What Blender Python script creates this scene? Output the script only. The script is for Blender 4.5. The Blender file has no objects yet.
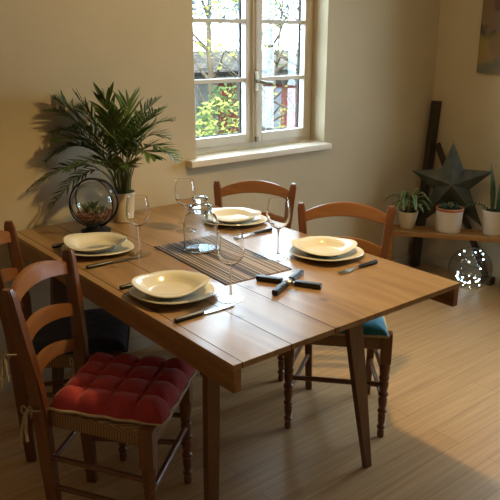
import bpy, bmesh, math, random
from mathutils import Vector, Matrix, noise
random.seed(7)
PI = math.pi
C = bpy.context.scene.collection
R = math.radians
sc = bpy.context.scene

# ------------------------------------------------------------------ materials
def new_mat(name):
    m = bpy.data.materials.new(name); m.use_nodes = True
    nt = m.node_tree; nt.nodes.clear()
    out = nt.nodes.new('ShaderNodeOutputMaterial')
    b = nt.nodes.new('ShaderNodeBsdfPrincipled')
    nt.links.new(b.outputs[0], out.inputs[0])
    return m, nt, b, out
def N(nt, t, **kw):
    n = nt.nodes.new(t)
    for k, v in kw.items():
        if k in n.inputs: n.inputs[k].default_value = v
        else: setattr(n, k, v)
    return n
def ramp(nt, stops, interp='LINEAR'):
    r = nt.nodes.new('ShaderNodeValToRGB'); r.color_ramp.interpolation = interp
    e = r.color_ramp.elements
    while len(e) < len(stops): e.new(0.5)
    for i, (p, c) in enumerate(stops):
        e[i].position = p; e[i].color = (*c, 1)
    return r
def noisy(name, c1, c2, scale=8, rough=.6, bump=0, stretch=(1,1,1), metal=0, coat=0, spec=.5, detail=4, sheen=0):
    m, nt, b, o = new_mat(name)
    tc = N(nt, 'ShaderNodeTexCoord'); mp = N(nt, 'ShaderNodeMapping'); mp.inputs['Scale'].default_value = stretch
    nt.links.new(tc.outputs['Object'], mp.inputs[0])
    nz = N(nt, 'ShaderNodeTexNoise'); nz.inputs['Scale'].default_value = scale; nz.inputs['Detail'].default_value = detail
    nt.links.new(mp.outputs[0], nz.inputs[0])
    r = ramp(nt, [(.3, c1), (.7, c2)]); nt.links.new(nz.outputs[0], r.inputs[0]); nt.links.new(r.outputs[0], b.inputs['Base Color'])
    b.inputs['Roughness'].default_value = rough; b.inputs['Metallic'].default_value = metal
    b.inputs['Coat Weight'].default_value = coat; b.inputs['Specular IOR Level'].default_value = spec
    b.inputs['Sheen Weight'].default_value = sheen
    if bump:
        bp = N(nt, 'ShaderNodeBump'); bp.inputs['Strength'].default_value = bump; bp.inputs['Distance'].default_value = .01
        nt.links.new(nz.outputs[0], bp.inputs['Height']); nt.links.new(bp.outputs[0], b.inputs['Normal'])
    return m
def flat(name, c, rough=.5, metal=0, **kw):
    c2 = tuple(min(1, x*1.12) for x in c)
    return noisy(name, c, c2, rough=rough, metal=metal, **kw)
def emit(name, c, s):
    m, nt, b, o = new_mat(name)
    b.inputs['Base Color'].default_value = (*c, 1)
    b.inputs['Emission Color'].default_value = (*c, 1); b.inputs['Emission Strength'].default_value = s
    return m
def glass(name, c=(1,1,1), rough=0.0, ior=1.45):
    m, nt, b, o = new_mat(name)
    b.inputs['Base Color'].default_value = (*c, 1); b.inputs['Roughness'].default_value = rough
    b.inputs['Transmission Weight'].default_value = 1; b.inputs['IOR'].default_value = ior
    return m
def thin_glass(name, tint=(1,1,1), f=.035):
    m = bpy.data.materials.new(name); m.use_nodes = True; nt = m.node_tree; nt.nodes.clear()
    o = N(nt, 'ShaderNodeOutputMaterial'); mx = N(nt, 'ShaderNodeMixShader'); t = N(nt, 'ShaderNodeBsdfTransparent')
    g = N(nt, 'ShaderNodeBsdfGlossy'); g.inputs['Roughness'].default_value = .02
    lw = N(nt, 'ShaderNodeLayerWeight'); lw.inputs['Blend'].default_value = .5
    pw = N(nt, 'ShaderNodeMath', operation='POWER'); pw.inputs[1].default_value = 4; nt.links.new(lw.outputs['Facing'], pw.inputs[0])
    fr = N(nt, 'ShaderNodeMath', operation='MULTIPLY_ADD'); fr.inputs[1].default_value = .85; fr.inputs[2].default_value = f; nt.links.new(pw.outputs[0], fr.inputs[0])
    t.inputs[0].default_value = (*tint, 1)
    nt.links.new(fr.outputs[0], mx.inputs[0]); nt.links.new(t.outputs[0], mx.inputs[1]); nt.links.new(g.outputs[0], mx.inputs[2])
    nt.links.new(mx.outputs[0], o.inputs[0]); return m
def wood(name, c1, c2, c3, axis='Y', scale=1.0, rough=.4, coat=0.0, bump=.1):
    """long grain along axis"""
    m, nt, b, o = new_mat(name)
    tc = N(nt, 'ShaderNodeTexCoord'); mp = N(nt, 'ShaderNodeMapping')
    s = [26*scale]*3; s['XYZ'.index(axis)] = 1.6*scale; mp.inputs['Scale'].default_value = s
    nt.links.new(tc.outputs['Object'], mp.inputs[0])
    n1 = N(nt, 'ShaderNodeTexNoise'); n1.inputs['Scale'].default_value = 1.0; n1.inputs['Detail'].default_value = 6; n1.inputs['Distortion'].default_value = .6
    nt.links.new(mp.outputs[0], n1.inputs[0])
    r = ramp(nt, [(.25, c1), (.5, c2), (.78, c3)]); nt.links.new(n1.outputs[0], r.inputs[0])
    nt.links.new(r.outputs[0], b.inputs['Base Color'])
    b.inputs['Roughness'].default_value = rough; b.inputs['Coat Weight'].default_value = coat; b.inputs['Coat Roughness'].default_value = .2
    bp = N(nt, 'ShaderNodeBump'); bp.inputs['Strength'].default_value = bump; bp.inputs['Distance'].default_value = .002
    nt.links.new(n1.outputs[0], bp.inputs['Height']); nt.links.new(bp.outputs[0], b.inputs['Normal'])
    return m

def mat_floor():
    m, nt, b, o = new_mat('bamboo_floor')
    tc = N(nt, 'ShaderNodeTexCoord'); mp = N(nt, 'ShaderNodeMapping')
    nt.links.new(tc.outputs['Object'], mp.inputs[0])
    br = N(nt, 'ShaderNodeTexBrick'); br.offset = .37; br.inputs['Scale'].default_value = 1
    br.inputs['Brick Width'].default_value = 1.3; br.inputs['Row Height'].default_value = .13
    br.inputs['Mortar Size'].default_value = .0015; br.inputs['Mortar Smooth'].default_value = .1
    br.inputs['Color1'].default_value = (.49, .305, .15, 1); br.inputs['Color2'].default_value = (.535, .34, .17, 1)
    br.inputs['Mortar'].default_value = (.33, .20, .10, 1)
    nt.links.new(mp.outputs[0], br.inputs[0])
    mp2 = N(nt, 'ShaderNodeMapping'); mp2.inputs['Scale'].default_value = (1.5, 55, 1); nt.links.new(tc.outputs['Object'], mp2.inputs[0])
    nz = N(nt, 'ShaderNodeTexNoise'); nz.inputs['Scale'].default_value = 1.3; nz.inputs['Detail'].default_value = 5; nt.links.new(mp2.outputs[0], nz.inputs[0])
    r = ramp(nt, [(.3, (.80,.77,.73)), (.7, (1.08,1.06,1.04))]); nt.links.new(nz.outputs[0], r.inputs[0])
    mx = N(nt, 'ShaderNodeMixRGB', blend_type='MULTIPLY'); mx.inputs[0].default_value = 1
    nt.links.new(br.outputs[0], mx.inputs[1]); nt.links.new(r.outputs[0], mx.inputs[2]); nt.links.new(mx.outputs[0], b.inputs['Base Color'])
    b.inputs['Roughness'].default_value = .38; b.inputs['Specular IOR Level'].default_value = .35
    bp = N(nt, 'ShaderNodeBump'); bp.inputs['Strength'].default_value = .15; bp.inputs['Distance'].default_value = .003
    nt.links.new(nz.outputs[0], bp.inputs['Height']); nt.links.new(bp.outputs[0], b.inputs['Normal'])
    return m
def mat_tabletop():
    m, nt, b, o = new_mat('varnished_pine_top')
    tc = N(nt, 'ShaderNodeTexCoord')
    sep = N(nt, 'ShaderNodeSeparateXYZ'); nt.links.new(tc.outputs['Object'], sep.inputs[0])
    # board index along X: boards 0.171 m wide
    add = N(nt, 'ShaderNodeMath', operation='ADD'); add.inputs[1].default_value = -.2 + .171*4
    nt.links.new(sep.outputs[0], add.inputs[0])
    dv = N(nt, 'ShaderNodeMath', operation='DIVIDE'); dv.inputs[1].default_value = .171; nt.links.new(add.outputs[0], dv.inputs[0])
    fl = N(nt, 'ShaderNodeMath', operation='FLOOR'); nt.links.new(dv.outputs[0], fl.inputs[0])
    fr = N(nt, 'ShaderNodeMath', operation='FRACT'); nt.links.new(dv.outputs[0], fr.inputs[0])
    wn = N(nt, 'ShaderNodeTexWhiteNoise', noise_dimensions='1D'); nt.links.new(fl.outputs[0], wn.inputs['W'])
    mp = N(nt, 'ShaderNodeMapping'); mp.inputs['Scale'].default_value = (13, 1.3, 8); nt.links.new(tc.outputs['Object'], mp.inputs[0])
    off = N(nt, 'ShaderNodeCombineXYZ'); nt.links.new(wn.outputs[0], off.inputs[1]);
    sc_ = N(nt, 'ShaderNodeVectorMath', operation='SCALE'); sc_.inputs['Scale'].default_value = 9; nt.links.new(off.outputs[0], sc_.inputs[0])
    nt.links.new(sc_.outputs[0], mp.inputs['Location'])
    n1 = N(nt, 'ShaderNodeTexNoise'); n1.inputs['Scale'].default_value = 1; n1.inputs['Detail'].default_value = 6; n1.inputs['Distortion'].default_value = 1.2
    nt.links.new(mp.outputs[0], n1.inputs[0])
    r = ramp(nt, [(.25, (.19,.105,.044)), (.5, (.30,.182,.082)), (.8, (.39,.255,.125))]); nt.links.new(n1.outputs[0], r.inputs[0])
    # knots
    mpk = N(nt, 'ShaderNodeMapping'); mpk.inputs['Scale'].default_value = (4.2, 2.6, 1); nt.links.new(tc.outputs['Object'], mpk.inputs[0])
    vo = N(nt, 'ShaderNodeTexVoronoi', voronoi_dimensions='2D'); vo.inputs['Scale'].default_value = 1; nt.links.new(mpk.outputs[0], vo.inputs[0])
    kr = ramp(nt, [(.02, (.28,.17,.12)), (.075, (1,1,1))]); nt.links.new(vo.outputs['Distance'], kr.inputs[0])
    mk = N(nt, 'ShaderNodeMixRGB', blend_type='MULTIPLY'); mk.inputs[0].default_value = .8
    nt.links.new(r.outputs[0], mk.inputs[1]); nt.links.new(kr.outputs[0], mk.inputs[2])
    # per board tone
    vr = ramp(nt, [(0, (.86,.84,.82)), (1, (1.08,1.06,1.05))]); nt.links.new(wn.outputs[0], vr.inputs[0])
    mv = N(nt, 'ShaderNodeMixRGB', blend_type='MULTIPLY'); mv.inputs[0].default_value = 1
    nt.links.new(mk.outputs[0], mv.inputs[1]); nt.links.new(vr.outputs[0], mv.inputs[2])
    # seams
    lt = N(nt, 'ShaderNodeMath', operation='LESS_THAN'); lt.inputs[1].default_value = .018; nt.links.new(fr.outputs[0], lt.inputs[0])
    ms = N(nt, 'ShaderNodeMixRGB'); ms.inputs[2].default_value = (.04,.018,.008,1)
    gx = N(nt, 'ShaderNodeMath', operation='LESS_THAN'); gx.inputs[1].default_value = .40; nt.links.new(sep.outputs[0], gx.inputs[0])
    gg = N(nt, 'ShaderNodeMath', operation='MULTIPLY_ADD'); gg.inputs[1].default_value = .75; gg.inputs[2].default_value = .22; nt.links.new(gx.outputs[0], gg.inputs[0])
    fm = N(nt, 'ShaderNodeMath', operation='MULTIPLY'); nt.links.new(gg.outputs[0], fm.inputs[0]); nt.links.new(lt.outputs[0], fm.inputs[1])
    nt.links.new(fm.outputs[0], ms.inputs[0]); nt.links.new(mv.outputs[0], ms.inputs[1])
    nt.links.new(ms.outputs[0], b.inputs['Base Color'])
    b.inputs['Roughness'].default_value = .30
    sm_ = N(nt, 'ShaderNodeMath', operation='MULTIPLY_ADD'); sm_.inputs[1].default_value = -.75; sm_.inputs[2].default_value = .6; nt.links.new(fm.outputs[0], sm_.inputs[0])
    sm_.use_clamp = True; nt.links.new(sm_.outputs[0], b.inputs['Specular IOR Level'])
    bp = N(nt, 'ShaderNodeBump'); bp.inputs['Strength'].default_value = .12; bp.inputs['Distance'].default_value = .002
    nt.links.new(n1.outputs[0], bp.inputs['Height']); nt.links.new(bp.outputs[0], b.inputs['Normal'])
    return m
def mat_stripes():
    m, nt, b, o = new_mat('woven_stripes')
    tc = N(nt, 'ShaderNodeTexCoord'); sep = N(nt, 'ShaderNodeSeparateXYZ'); nt.links.new(tc.outputs['Object'], sep.inputs[0])
    mul = N(nt, 'ShaderNodeMath', operation='MULTIPLY'); mul.inputs[1].default_value = 150; nt.links.new(sep.outputs[0], mul.inputs[0])
    fl = N(nt, 'ShaderNodeMath', operation='FLOOR'); nt.links.new(mul.outputs[0], fl.inputs[0])
    wn = N(nt, 'ShaderNodeTexWhiteNoise', noise_dimensions='1D'); nt.links.new(fl.outputs[0], wn.inputs['W'])
    r = ramp(nt, [(0, (.05,.045,.055)), (.30, (.27,.215,.19)), (.60, (.42,.36,.32)), (.84, (.13,.10,.10))], 'CONSTANT'); nt.links.new(wn.outputs[0], r.inputs[0])
    nt.links.new(r.outputs[0], b.inputs['Base Color']); b.inputs['Roughness'].default_value = .75
    wv = N(nt, 'ShaderNodeTexWave'); wv.inputs['Scale'].default_value = 90; wv.bands_direction = 'Y'; nt.links.new(tc.outputs['Object'], wv.inputs[0])
    bp = N(nt, 'ShaderNodeBump'); bp.inputs['Strength'].default_value = .4; bp.inputs['Distance'].default_value = .002
    nt.links.new(wv.outputs[0], bp.inputs['Height']); nt.links.new(bp.outputs[0], b.inputs['Normal'])
    return m
def mat_rush():
    m, nt, b, o = new_mat('rush_weave')
    tc = N(nt, 'ShaderNodeTexCoord'); mp = N(nt, 'ShaderNodeMapping'); mp.inputs['Location'].default_value = (-.18, 0, 0)
    nt.links.new(tc.outputs['Object'], mp.inputs[0])
    sep = N(nt, 'ShaderNodeSeparateXYZ'); nt.links.new(mp.outputs[0], sep.inputs[0])
    ax = N(nt, 'ShaderNodeMath', operation='ABSOLUTE'); ay = N(nt, 'ShaderNodeMath', operation='ABSOLUTE')
    nt.links.new(sep.outputs[0], ax.inputs[0]); nt.links.new(sep.outputs[1], ay.inputs[0])
    mxx = N(nt, 'ShaderNodeMath', operation='MAXIMUM'); nt.links.new(ax.outputs[0], mxx.inputs[0]); nt.links.new(ay.outputs[0], mxx.inputs[1])
    ad = N(nt, 'ShaderNodeMath', operation='ADD'); nt.links.new(mxx.outputs[0], ad.inputs[0]); nt.links.new(sep.outputs[2], ad.inputs[1])
    # strands run along the edges; on the sides they read as slanted twists
    tw = N(nt, 'ShaderNodeMath', operation='ADD'); nt.links.new(sep.outputs[0], tw.inputs[0]); nt.links.new(sep.outputs[1], tw.inputs[1])
    s1 = N(nt, 'ShaderNodeMath', operation='MULTIPLY'); s1.inputs[1].default_value = 900; nt.links.new(ad.outputs[0], s1.inputs[0])
    s2 = N(nt, 'ShaderNodeMath', operation='MULTIPLY'); s2.inputs[1].default_value = 800; nt.links.new(tw.outputs[0], s2.inputs[0])
    a1 = N(nt, 'ShaderNodeMath', operation='SINE'); a2 = N(nt, 'ShaderNodeMath', operation='SINE')
    nt.links.new(s1.outputs[0], a1.inputs[0]); nt.links.new(s2.outputs[0], a2.inputs[0])
    sm = N(nt, 'ShaderNodeMath', operation='ADD'); nt.links.new(a1.outputs[0], sm.inputs[0]); nt.links.new(a2.outputs[0], sm.inputs[1])
    r = ramp(nt, [(0, (.09,.05,.022)), (.55, (.28,.17,.082)), (1, (.40,.26,.13))])
    mr = N(nt, 'ShaderNodeMapRange'); mr.inputs['From Min'].default_value = -2; mr.inputs['From Max'].default_value = 2
    nt.links.new(sm.outputs[0], mr.inputs[0]); nt.links.new(mr.outputs[0], r.inputs[0]); nt.links.new(r.outputs[0], b.inputs['Base Color'])
    b.inputs['Roughness'].default_value = .8
    bp = N(nt, 'ShaderNodeBump'); bp.inputs['Strength'].default_value = .6; bp.inputs['Distance'].default_value = .003
    nt.links.new(mr.outputs[0], bp.inputs['Height']); nt.links.new(bp.outputs[0], b.inputs['Normal'])
    return m
def mat_painting():
    m, nt, b, o = new_mat('painted_canvas')
    tc = N(nt, 'ShaderNodeTexCoord')
    mp = N(nt, 'ShaderNodeMapping'); mp.inputs['Scale'].default_value = (1, 1, 1); nt.links.new(tc.outputs['Object'], mp.inputs[0])
    nz = N(nt, 'ShaderNodeTexNoise'); nz.inputs['Scale'].default_value = 5; nz.inputs['Detail'].default_value = 3; nt.links.new(mp.outputs[0], nz.inputs[0])
    mixv = N(nt, 'ShaderNodeMixRGB', blend_type='LINEAR_LIGHT'); mixv.inputs[0].default_value = .10
    nt.links.new(mp.outputs[0], mixv.inputs[1]); nt.links.new(nz.outputs['Color'], mixv.inputs[2])
    sep = N(nt, 'ShaderNodeSeparateXYZ'); nt.links.new(mixv.outputs[0], sep.inputs[0])
    r = ramp(nt, [(0, (.10,.11,.06)), (.08, (.12,.12,.06)), (.14, (.24,.14,.045)), (.30, (.24,.17,.035)), (.40, (.03,.028,.02)), (.56, (.06,.045,.03)), (.66, (.12,.045,.02)), (1, (.15,.06,.025))])
    mr = N(nt, 'ShaderNodeMapRange'); mr.inputs['From Min'].default_value = 0; mr.inputs['From Max'].default_value = .6
    nt.links.new(sep.outputs[2], mr.inputs[0]); nt.links.new(mr.outputs[0], r.inputs[0])
    vo = N(nt, 'ShaderNodeTexVoronoi'); vo.inputs['Scale'].default_value = 7; nt.links.new(mixv.outputs[0], vo.inputs[0])
    vr = ramp(nt, [(.12, (.42,.37,.27)), (.24, (.12,.11,.06)), (.4, (.20,.12,.05))]); nt.links.new(vo.outputs['Distance'], vr.inputs[0])
    n2 = N(nt, 'ShaderNodeTexNoise'); n2.inputs['Scale'].default_value = 4.3; nt.links.new(mp.outputs[0], n2.inputs[0])
    fr = ramp(nt, [(.49, (0,0,0)), (.53, (.8,.8,.8))]); nt.links.new(n2.outputs[0], fr.inputs[0])
    mx = N(nt, 'ShaderNodeMixRGB'); nt.links.new(fr.outputs[0], mx.inputs[0]); nt.links.new(r.outputs[0], mx.inputs[1]); nt.links.new(vr.outputs[0], mx.inputs[2])
    nt.links.new(mx.outputs[0], b.inputs['Base Color']); b.inputs['Roughness'].default_value = .55
    return m
def mat_tiles():
    m, nt, b, o = new_mat('roof_tiles')
    tc = N(nt, 'ShaderNodeTexCoord'); mp = N(nt, 'ShaderNodeMapping'); mp.inputs['Scale'].default_value = (1, 1, 1); nt.links.new(tc.outputs['Object'], mp.inputs[0])
    br = N(nt, 'ShaderNodeTexBrick'); br.inputs['Scale'].default_value = 5; br.inputs['Color1'].default_value = (.03,.027,.025,1); br.inputs['Color2'].default_value = (.09,.075,.06,1); br.inputs['Mortar'].default_value = (.012,.011,.01,1)
    nt.links.new(mp.outputs[0], br.inputs[0]); nt.links.new(br.outputs[0], b.inputs['Base Color']); b.inputs['Roughness'].default_value = .8
    return m

M = dict(
    wall=noisy('plaster', (.48,.40,.27), (.52,.435,.30), 3, .9, .03, detail=6),
    ceil=flat('ceiling_paint', (.58,.51,.40), .9),
    white=noisy('window_paint_shaded', (.52,.46,.37), (.60,.54,.45), 6, .45),  # white paint darkened to tan; the backlit shade is in the colour
    sill=noisy('sill_paint', (.62,.53,.40), (.68,.59,.46), 6, .4),
    base=noisy('baseboard_paint', (.50,.44,.34), (.56,.50,.39), 6, .5),
    floor=mat_floor(), top=mat_tabletop(), stripes=mat_stripes(), rush=mat_rush(),
    pine_y=wood('pine_rail', (.17,.08,.032), (.27,.135,.055), (.36,.20,.09), 'Y', 1, .4),
    pine_x=wood('pine_cross', (.13,.06,.025), (.20,.10,.04), (.28,.15,.065), 'X', 1, .4),
    tleg=wood('table_leg_wood', (.075,.032,.015), (.115,.052,.024), (.15,.072,.034), 'Z', 1, .35),
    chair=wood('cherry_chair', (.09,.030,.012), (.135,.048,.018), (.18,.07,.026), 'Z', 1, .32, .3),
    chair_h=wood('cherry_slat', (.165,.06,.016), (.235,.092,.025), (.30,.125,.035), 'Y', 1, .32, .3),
    red=noisy('red_cotton', (.30,.020,.026), (.37,.028,.030), 30, .85, .1, sheen=.2),
    navy=noisy('navy_cotton', (.010,.013,.028), (.016,.02,.04), 30, .9, .1, sheen=.1),
    teal=noisy('teal_cotton', (.010,.16,.24), (.016,.21,.30), 30, .85, .1, sheen=.2),
    linen=noisy('linen_trim', (.42,.33,.22), (.52,.43,.30), 60, .9, .1),
    china=noisy('cream_china', (.66,.62,.50), (.69,.65,.53), 5, .17),
    glass=glass('clear_glass'), jarg=glass('jar_glass', (.93,.97,1)),
    footg=thin_glass('glass_foot', (.93,.93,.90), .035), pane=thin_glass('window_glass', (.96,.99,.99)), globe=thin_glass('globe_glass', (.96,.96,.95)),
    black=flat('black_plastic', (.010,.010,.012), .35), steel=noisy('steel', (.38,.38,.37), (.46,.46,.45), 30, .3, metal=1),
    iron=flat('black_iron', (.012,.013,.016), .4, metal=.3), brass=flat('aged_metal', (.24,.20,.14), .35, metal=1), gasket=flat('dark_gasket', (.006,.008,.014), .8),
    ceramic=noisy('cream_pot', (.60,.52,.36), (.66,.58,.41), 6, .45),
    ceramic_w=noisy('white_pot', (.58,.52,.44), (.64,.58,.5), 6, .5),
    terra=noisy('terracotta', (.36,.13,.06), (.44,.17,.085), 14, .8, .1),
    soil=noisy('potting_soil', (.018,.011,.006), (.05,.03,.018), 60, .95, .5),
    leaf=noisy('palm_leaf', (.030,.065,.012), (.085,.14,.030), 14, .45),
    leaf2=noisy('palm_leaf_light', (.05,.10,.022), (.11,.18,.045), 14, .45),
    stem=noisy('palm_stem', (.09,.12,.03), (.16,.19,.055), 20, .5),
    spider_c=noisy('variegated_green', (.03,.08,.02), (.06,.13,.035), 10, .5), spider_e=flat('variegated_cream', (.28,.31,.18), .5),
    snake=noisy('snake_leaf', (.012,.045,.02), (.05,.11,.05), 22, .45, stretch=(1,1,3)),
    star=noisy('patinated_metal', (.014,.017,.012), (.075,.080,.055), 13, .6, .2, detail=8),
    dark=wood('dark_weathered_wood', (.018,.011,.008), (.038,.024,.017), (.07,.045,.03), 'Z', 1, .6),
    bench=wood('honey_board', (.24,.115,.035), (.33,.17,.055), (.42,.23,.085), 'X', .8, .4),
    pebble=noisy('brown_pebbles', (.10,.03,.015), (.32,.13,.06), 55, .7, .6),
    moss=noisy('succulent_green', (.04,.08,.02), (.10,.15,.04), 30, .6),
    canvas=mat_painting(), tiles=mat_tiles(),
    bulb=emit('led_bulb', (.62,.88,1), 22), wire=flat('thin_wire', (.25,.26,.27), .3, metal=1),
    lawn=noisy('lawn', (.015,.025,.006), (.04,.05,.016), 6, .95),
    bark=noisy('bark', (.025,.018,.011), (.08,.06,.042), 9, .9, .5, stretch=(1,1,.3)),
    gl1=noisy('garden_leaf_yellow', (.07,.082,.018), (.16,.155,.045), 4, .7), gl2=noisy('garden_leaf_green', (.02,.035,.012), (.06,.08,.03), 4, .7),
    gl3=noisy('garden_leaf_blue', (.03,.042,.04), (.08,.10,.10), 4, .7),
    redwall=noisy('red_render', (.055,.012,.010), (.075,.02,.016), 4, .9), palewall=noisy('pale_render', (.10,.095,.085), (.16,.15,.13), 4, .9), greywall=noisy('grey_render', (.06,.06,.07), (.08,.08,.09), 4, .9),
)
for k in ('lawn', 'bark', 'gl1', 'gl2', 'gl3', 'redwall', 'greywall', 'palewall', 'tiles'):
    for n_ in M[k].node_tree.nodes:
        if n_.type == 'BSDF_PRINCIPLED': n_.inputs['Specular IOR Level'].default_value = 0
# ------------------------------------------------------------------ geometry helpers
def link(name, bm, mats, parent=None, smooth=True, loc=None, recalc=True):
    me = bpy.data.meshes.new(name)
    if recalc: bmesh.ops.recalc_face_normals(bm, faces=bm.faces[:])
    bm.to_mesh(me); bm.free()
    for m in (mats if isinstance(mats, (list, tuple)) else [mats]): me.materials.append(m)
    if smooth:
        for p in me.polygons: p.use_smooth = True
        try: me.set_sharp_from_angle(angle=R(38))
        except Exception: pass
    o = bpy.data.objects.new(name, me); C.objects.link(o)
    if parent: o.parent = parent
    if loc: o.location = loc
    if smooth:
        wn = o.modifiers.new('weighted_normals', 'WEIGHTED_NORMAL'); wn.keep_sharp = True
    return o
def thing(name, label, cat, loc=(0,0,0), rz=0, group=None):
    o = bpy.data.objects.new(name, None); C.objects.link(o); o.empty_display_size = .1
    o.location = loc; o.rotation_euler = (0, 0, rz)
    return tag(o, label, cat, group)
def tag(o, label, cat, group=None, kind=None):
    o['label'] = label; o['category'] = cat
    if group: o['group'] = group
    if kind: o['kind'] = kind
    return o
def struct(name, bm, m, parent=None, smooth=False):
    o = link(name, bm, m, parent, smooth)
    if not parent: o['kind'] = 'structure'
    return o
def dup(root, loc, rz, label=None, group=None):
    r = root.copy(); C.objects.link(r); r.location = loc; r.rotation_euler = (0, 0, rz)
    if label: r['label'] = label
    if group: r['group'] = group
    for ch in list(root.children):
        c = ch.copy(); C.objects.link(c); c.parent = r
        for g in list(ch.children):
            d = g.copy(); C.objects.link(d); d.parent = c
    return r
def BM(): return bmesh.new()
def box(bm, x0, x1, y0, y1, z0, z1, bevel=0, mtx=None, mi=0):
    vs = [bm.verts.new(Vector(p)) for p in ((x0,y0,z0),(x1,y0,z0),(x1,y1,z0),(x0,y1,z0),(x0,y0,z1),(x1,y0,z1),(x1,y1,z1),(x0,y1,z1))]
    fs = [bm.faces.new([vs[i] for i in f]) for f in ((0,3,2,1),(4,5,6,7),(0,1,5,4),(1,2,6,5),(2,3,7,6),(3,0,4,7))]
    for f in fs: f.material_index = mi
    if bevel:
        es = list({e for f in fs for e in f.edges})
        r = bmesh.ops.bevel(bm, geom=es, offset=bevel, segments=2, profile=.6, affect='EDGES')
        vs = list({v for f in r['faces'] for v in f.verts} | {v for v in vs if v.is_valid})
    if mtx: bmesh.ops.transform(bm, matrix=mtx, verts=[v for v in vs if v.is_valid])
    return bm
def sweep(bm, pts, rads, seg=8, cap=True, sect=None, up=Vector((0,0,1)), mi=0):
    """tube, or a loft of rectangles when sect=(list of (half width, half depth))"""
    pts = [Vector(p) for p in pts]; n = len(pts)
    if not isinstance(rads, (list, tuple)): rads = [rads]*n
    rings = []; prev = None
    for i, p in enumerate(pts):
        t = (pts[min(i+1, n-1)] - pts[max(i-1, 0)]).normalized()
        a = prev if prev else (up if abs(t.dot(up)) < .95 else Vector((1,0,0)))
        s = a - t*a.dot(t); s.normalize(); prev = s; u = t.cross(s)
        rings.append([bm.verts.new(p + (s*math.cos(2*PI*k/seg) + u*math.sin(2*PI*k/seg))*rads[i]) for k in range(seg)])
    for i in range(n-1):
        for k in range(seg):
            f = bm.faces.new((rings[i][k], rings[i][(k+1)%seg], rings[i+1][(k+1)%seg], rings[i+1][k])); f.material_index = mi
    if cap:
        bm.faces.new(rings[0][::-1]).material_index = mi; bm.faces.new(rings[-1]).material_index = mi
    return bm
def loft(bm, sections, closed=False, cap=True, mi=0):
    rings = [[bm.verts.new(Vector(p)) for p in s] for s in sections]; n = len(rings); k = len(rings[0])
    for i in range(n if closed else n-1):
        a = rings[i]; b = rings[(i+1) % n]
        for j in range(k):
            bm.faces.new((a[j], a[(j+1)%k], b[(j+1)%k], b[j])).material_index = mi
    if cap and not closed:
        bm.faces.new(rings[0][::-1]).material_index = mi; bm.faces.new(rings[-1]).material_index = mi
    return bm
def lathe(bm, prof, seg=32, c=(0,0,0), closed=False, fn=None, mi=0):
    """prof: (r, z) list; r=0 endpoints become poles"""
    rings = []
    for r, z in prof:
        if r < 1e-6: rings.append([bm.verts.new((c[0], c[1], c[2]+z))])
        else:
            ring = []
            for k in range(seg):
                a = 2*PI*k/seg
                x, y, zz = (r*math.cos(a), r*math.sin(a), z) if not fn else fn(r, a, z)
                ring.append(bm.verts.new((c[0]+x, c[1]+y, c[2]+zz)))
            rings.append(ring)
    m = len(rings)
    for i in range(m if closed else m-1):
        a, b = rings[i], rings[(i+1) % m]
        for k in range(seg):
            k2 = (k+1) % seg
            if len(a) == 1 and len(b) == 1: continue
            if len(a) == 1: f = bm.faces.new((a[0], b[k2], b[k]))
            elif len(b) == 1: f = bm.faces.new((a[k], a[k2], b[0]))
            else: f = bm.faces.new((a[k], a[k2], b[k2], b[k]))
            f.material_index = mi
    return bm
def bez(p0, p1, p2, t): return p0*(1-t)**2 + p1*2*t*(1-t) + p2*t*t

# ------------------------------------------------------------------ room shell
X0, X1, Y0, Y1, ZC, T = -1.3, 3.88, -1.3, 2.86, 2.45, .36
WX0, WX1, WZ0, WZ1 = 1.935, 2.857, .958, 2.03        # window opening
struct('floor', box(BM(), X0-T, X1+T, Y0-T, Y1+T, -.1, 0), M['floor'])
struct('ceiling', box(BM(), X0-T, X1+T, Y0-T, Y1+T, ZC, ZC+.1), M['ceil'])
bm = BM()
def wallpiece(bm, x0, x1, z0, z1): box(bm, x0, x1, Y1, Y1+.205, z0, z1)
wallpiece(bm, X0-T, WX0, 0, ZC); wallpiece(bm, WX1, X1+T, 0, ZC); wallpiece(bm, WX0, WX1, 0, WZ0-.035); wallpiece(bm, WX0, WX1, WZ1, ZC)
struct('wall_back', bm, M['wall'])
bm = BM(); RY0, RY1, RZ0, RZ1 = .85, 1.95, .68, 2.0
box(bm, X1, X1+T, Y0, RY0, 0, ZC); box(bm, X1, X1+T, RY1, Y1, 0, ZC); box(bm, X1, X1+T, RY0, RY1, 0, RZ0); box(bm, X1, X1+T, RY0, RY1, RZ1, ZC)
struct('wall_right', bm, M['wall'])
struct('wall_left', box(BM(), X0-T, X0, Y0, Y1, 0, ZC), M['wall'])
struct('wall_front', box(BM(), X0-T, X1+T, Y0-T, Y0, 0, ZC), M['wall'])
def baseprof(y, z): return (y, z)
bm = BM(); box(bm, X0, X1-.016, Y1-.014, Y1, 0, .07, .003); struct('baseboard_back', bm, M['base'])
bm = BM(); box(bm, X1-.014, X1, Y0, Y1-.0145, 0, .07, .003); struct('baseboard_right', bm, M['base'])

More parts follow.
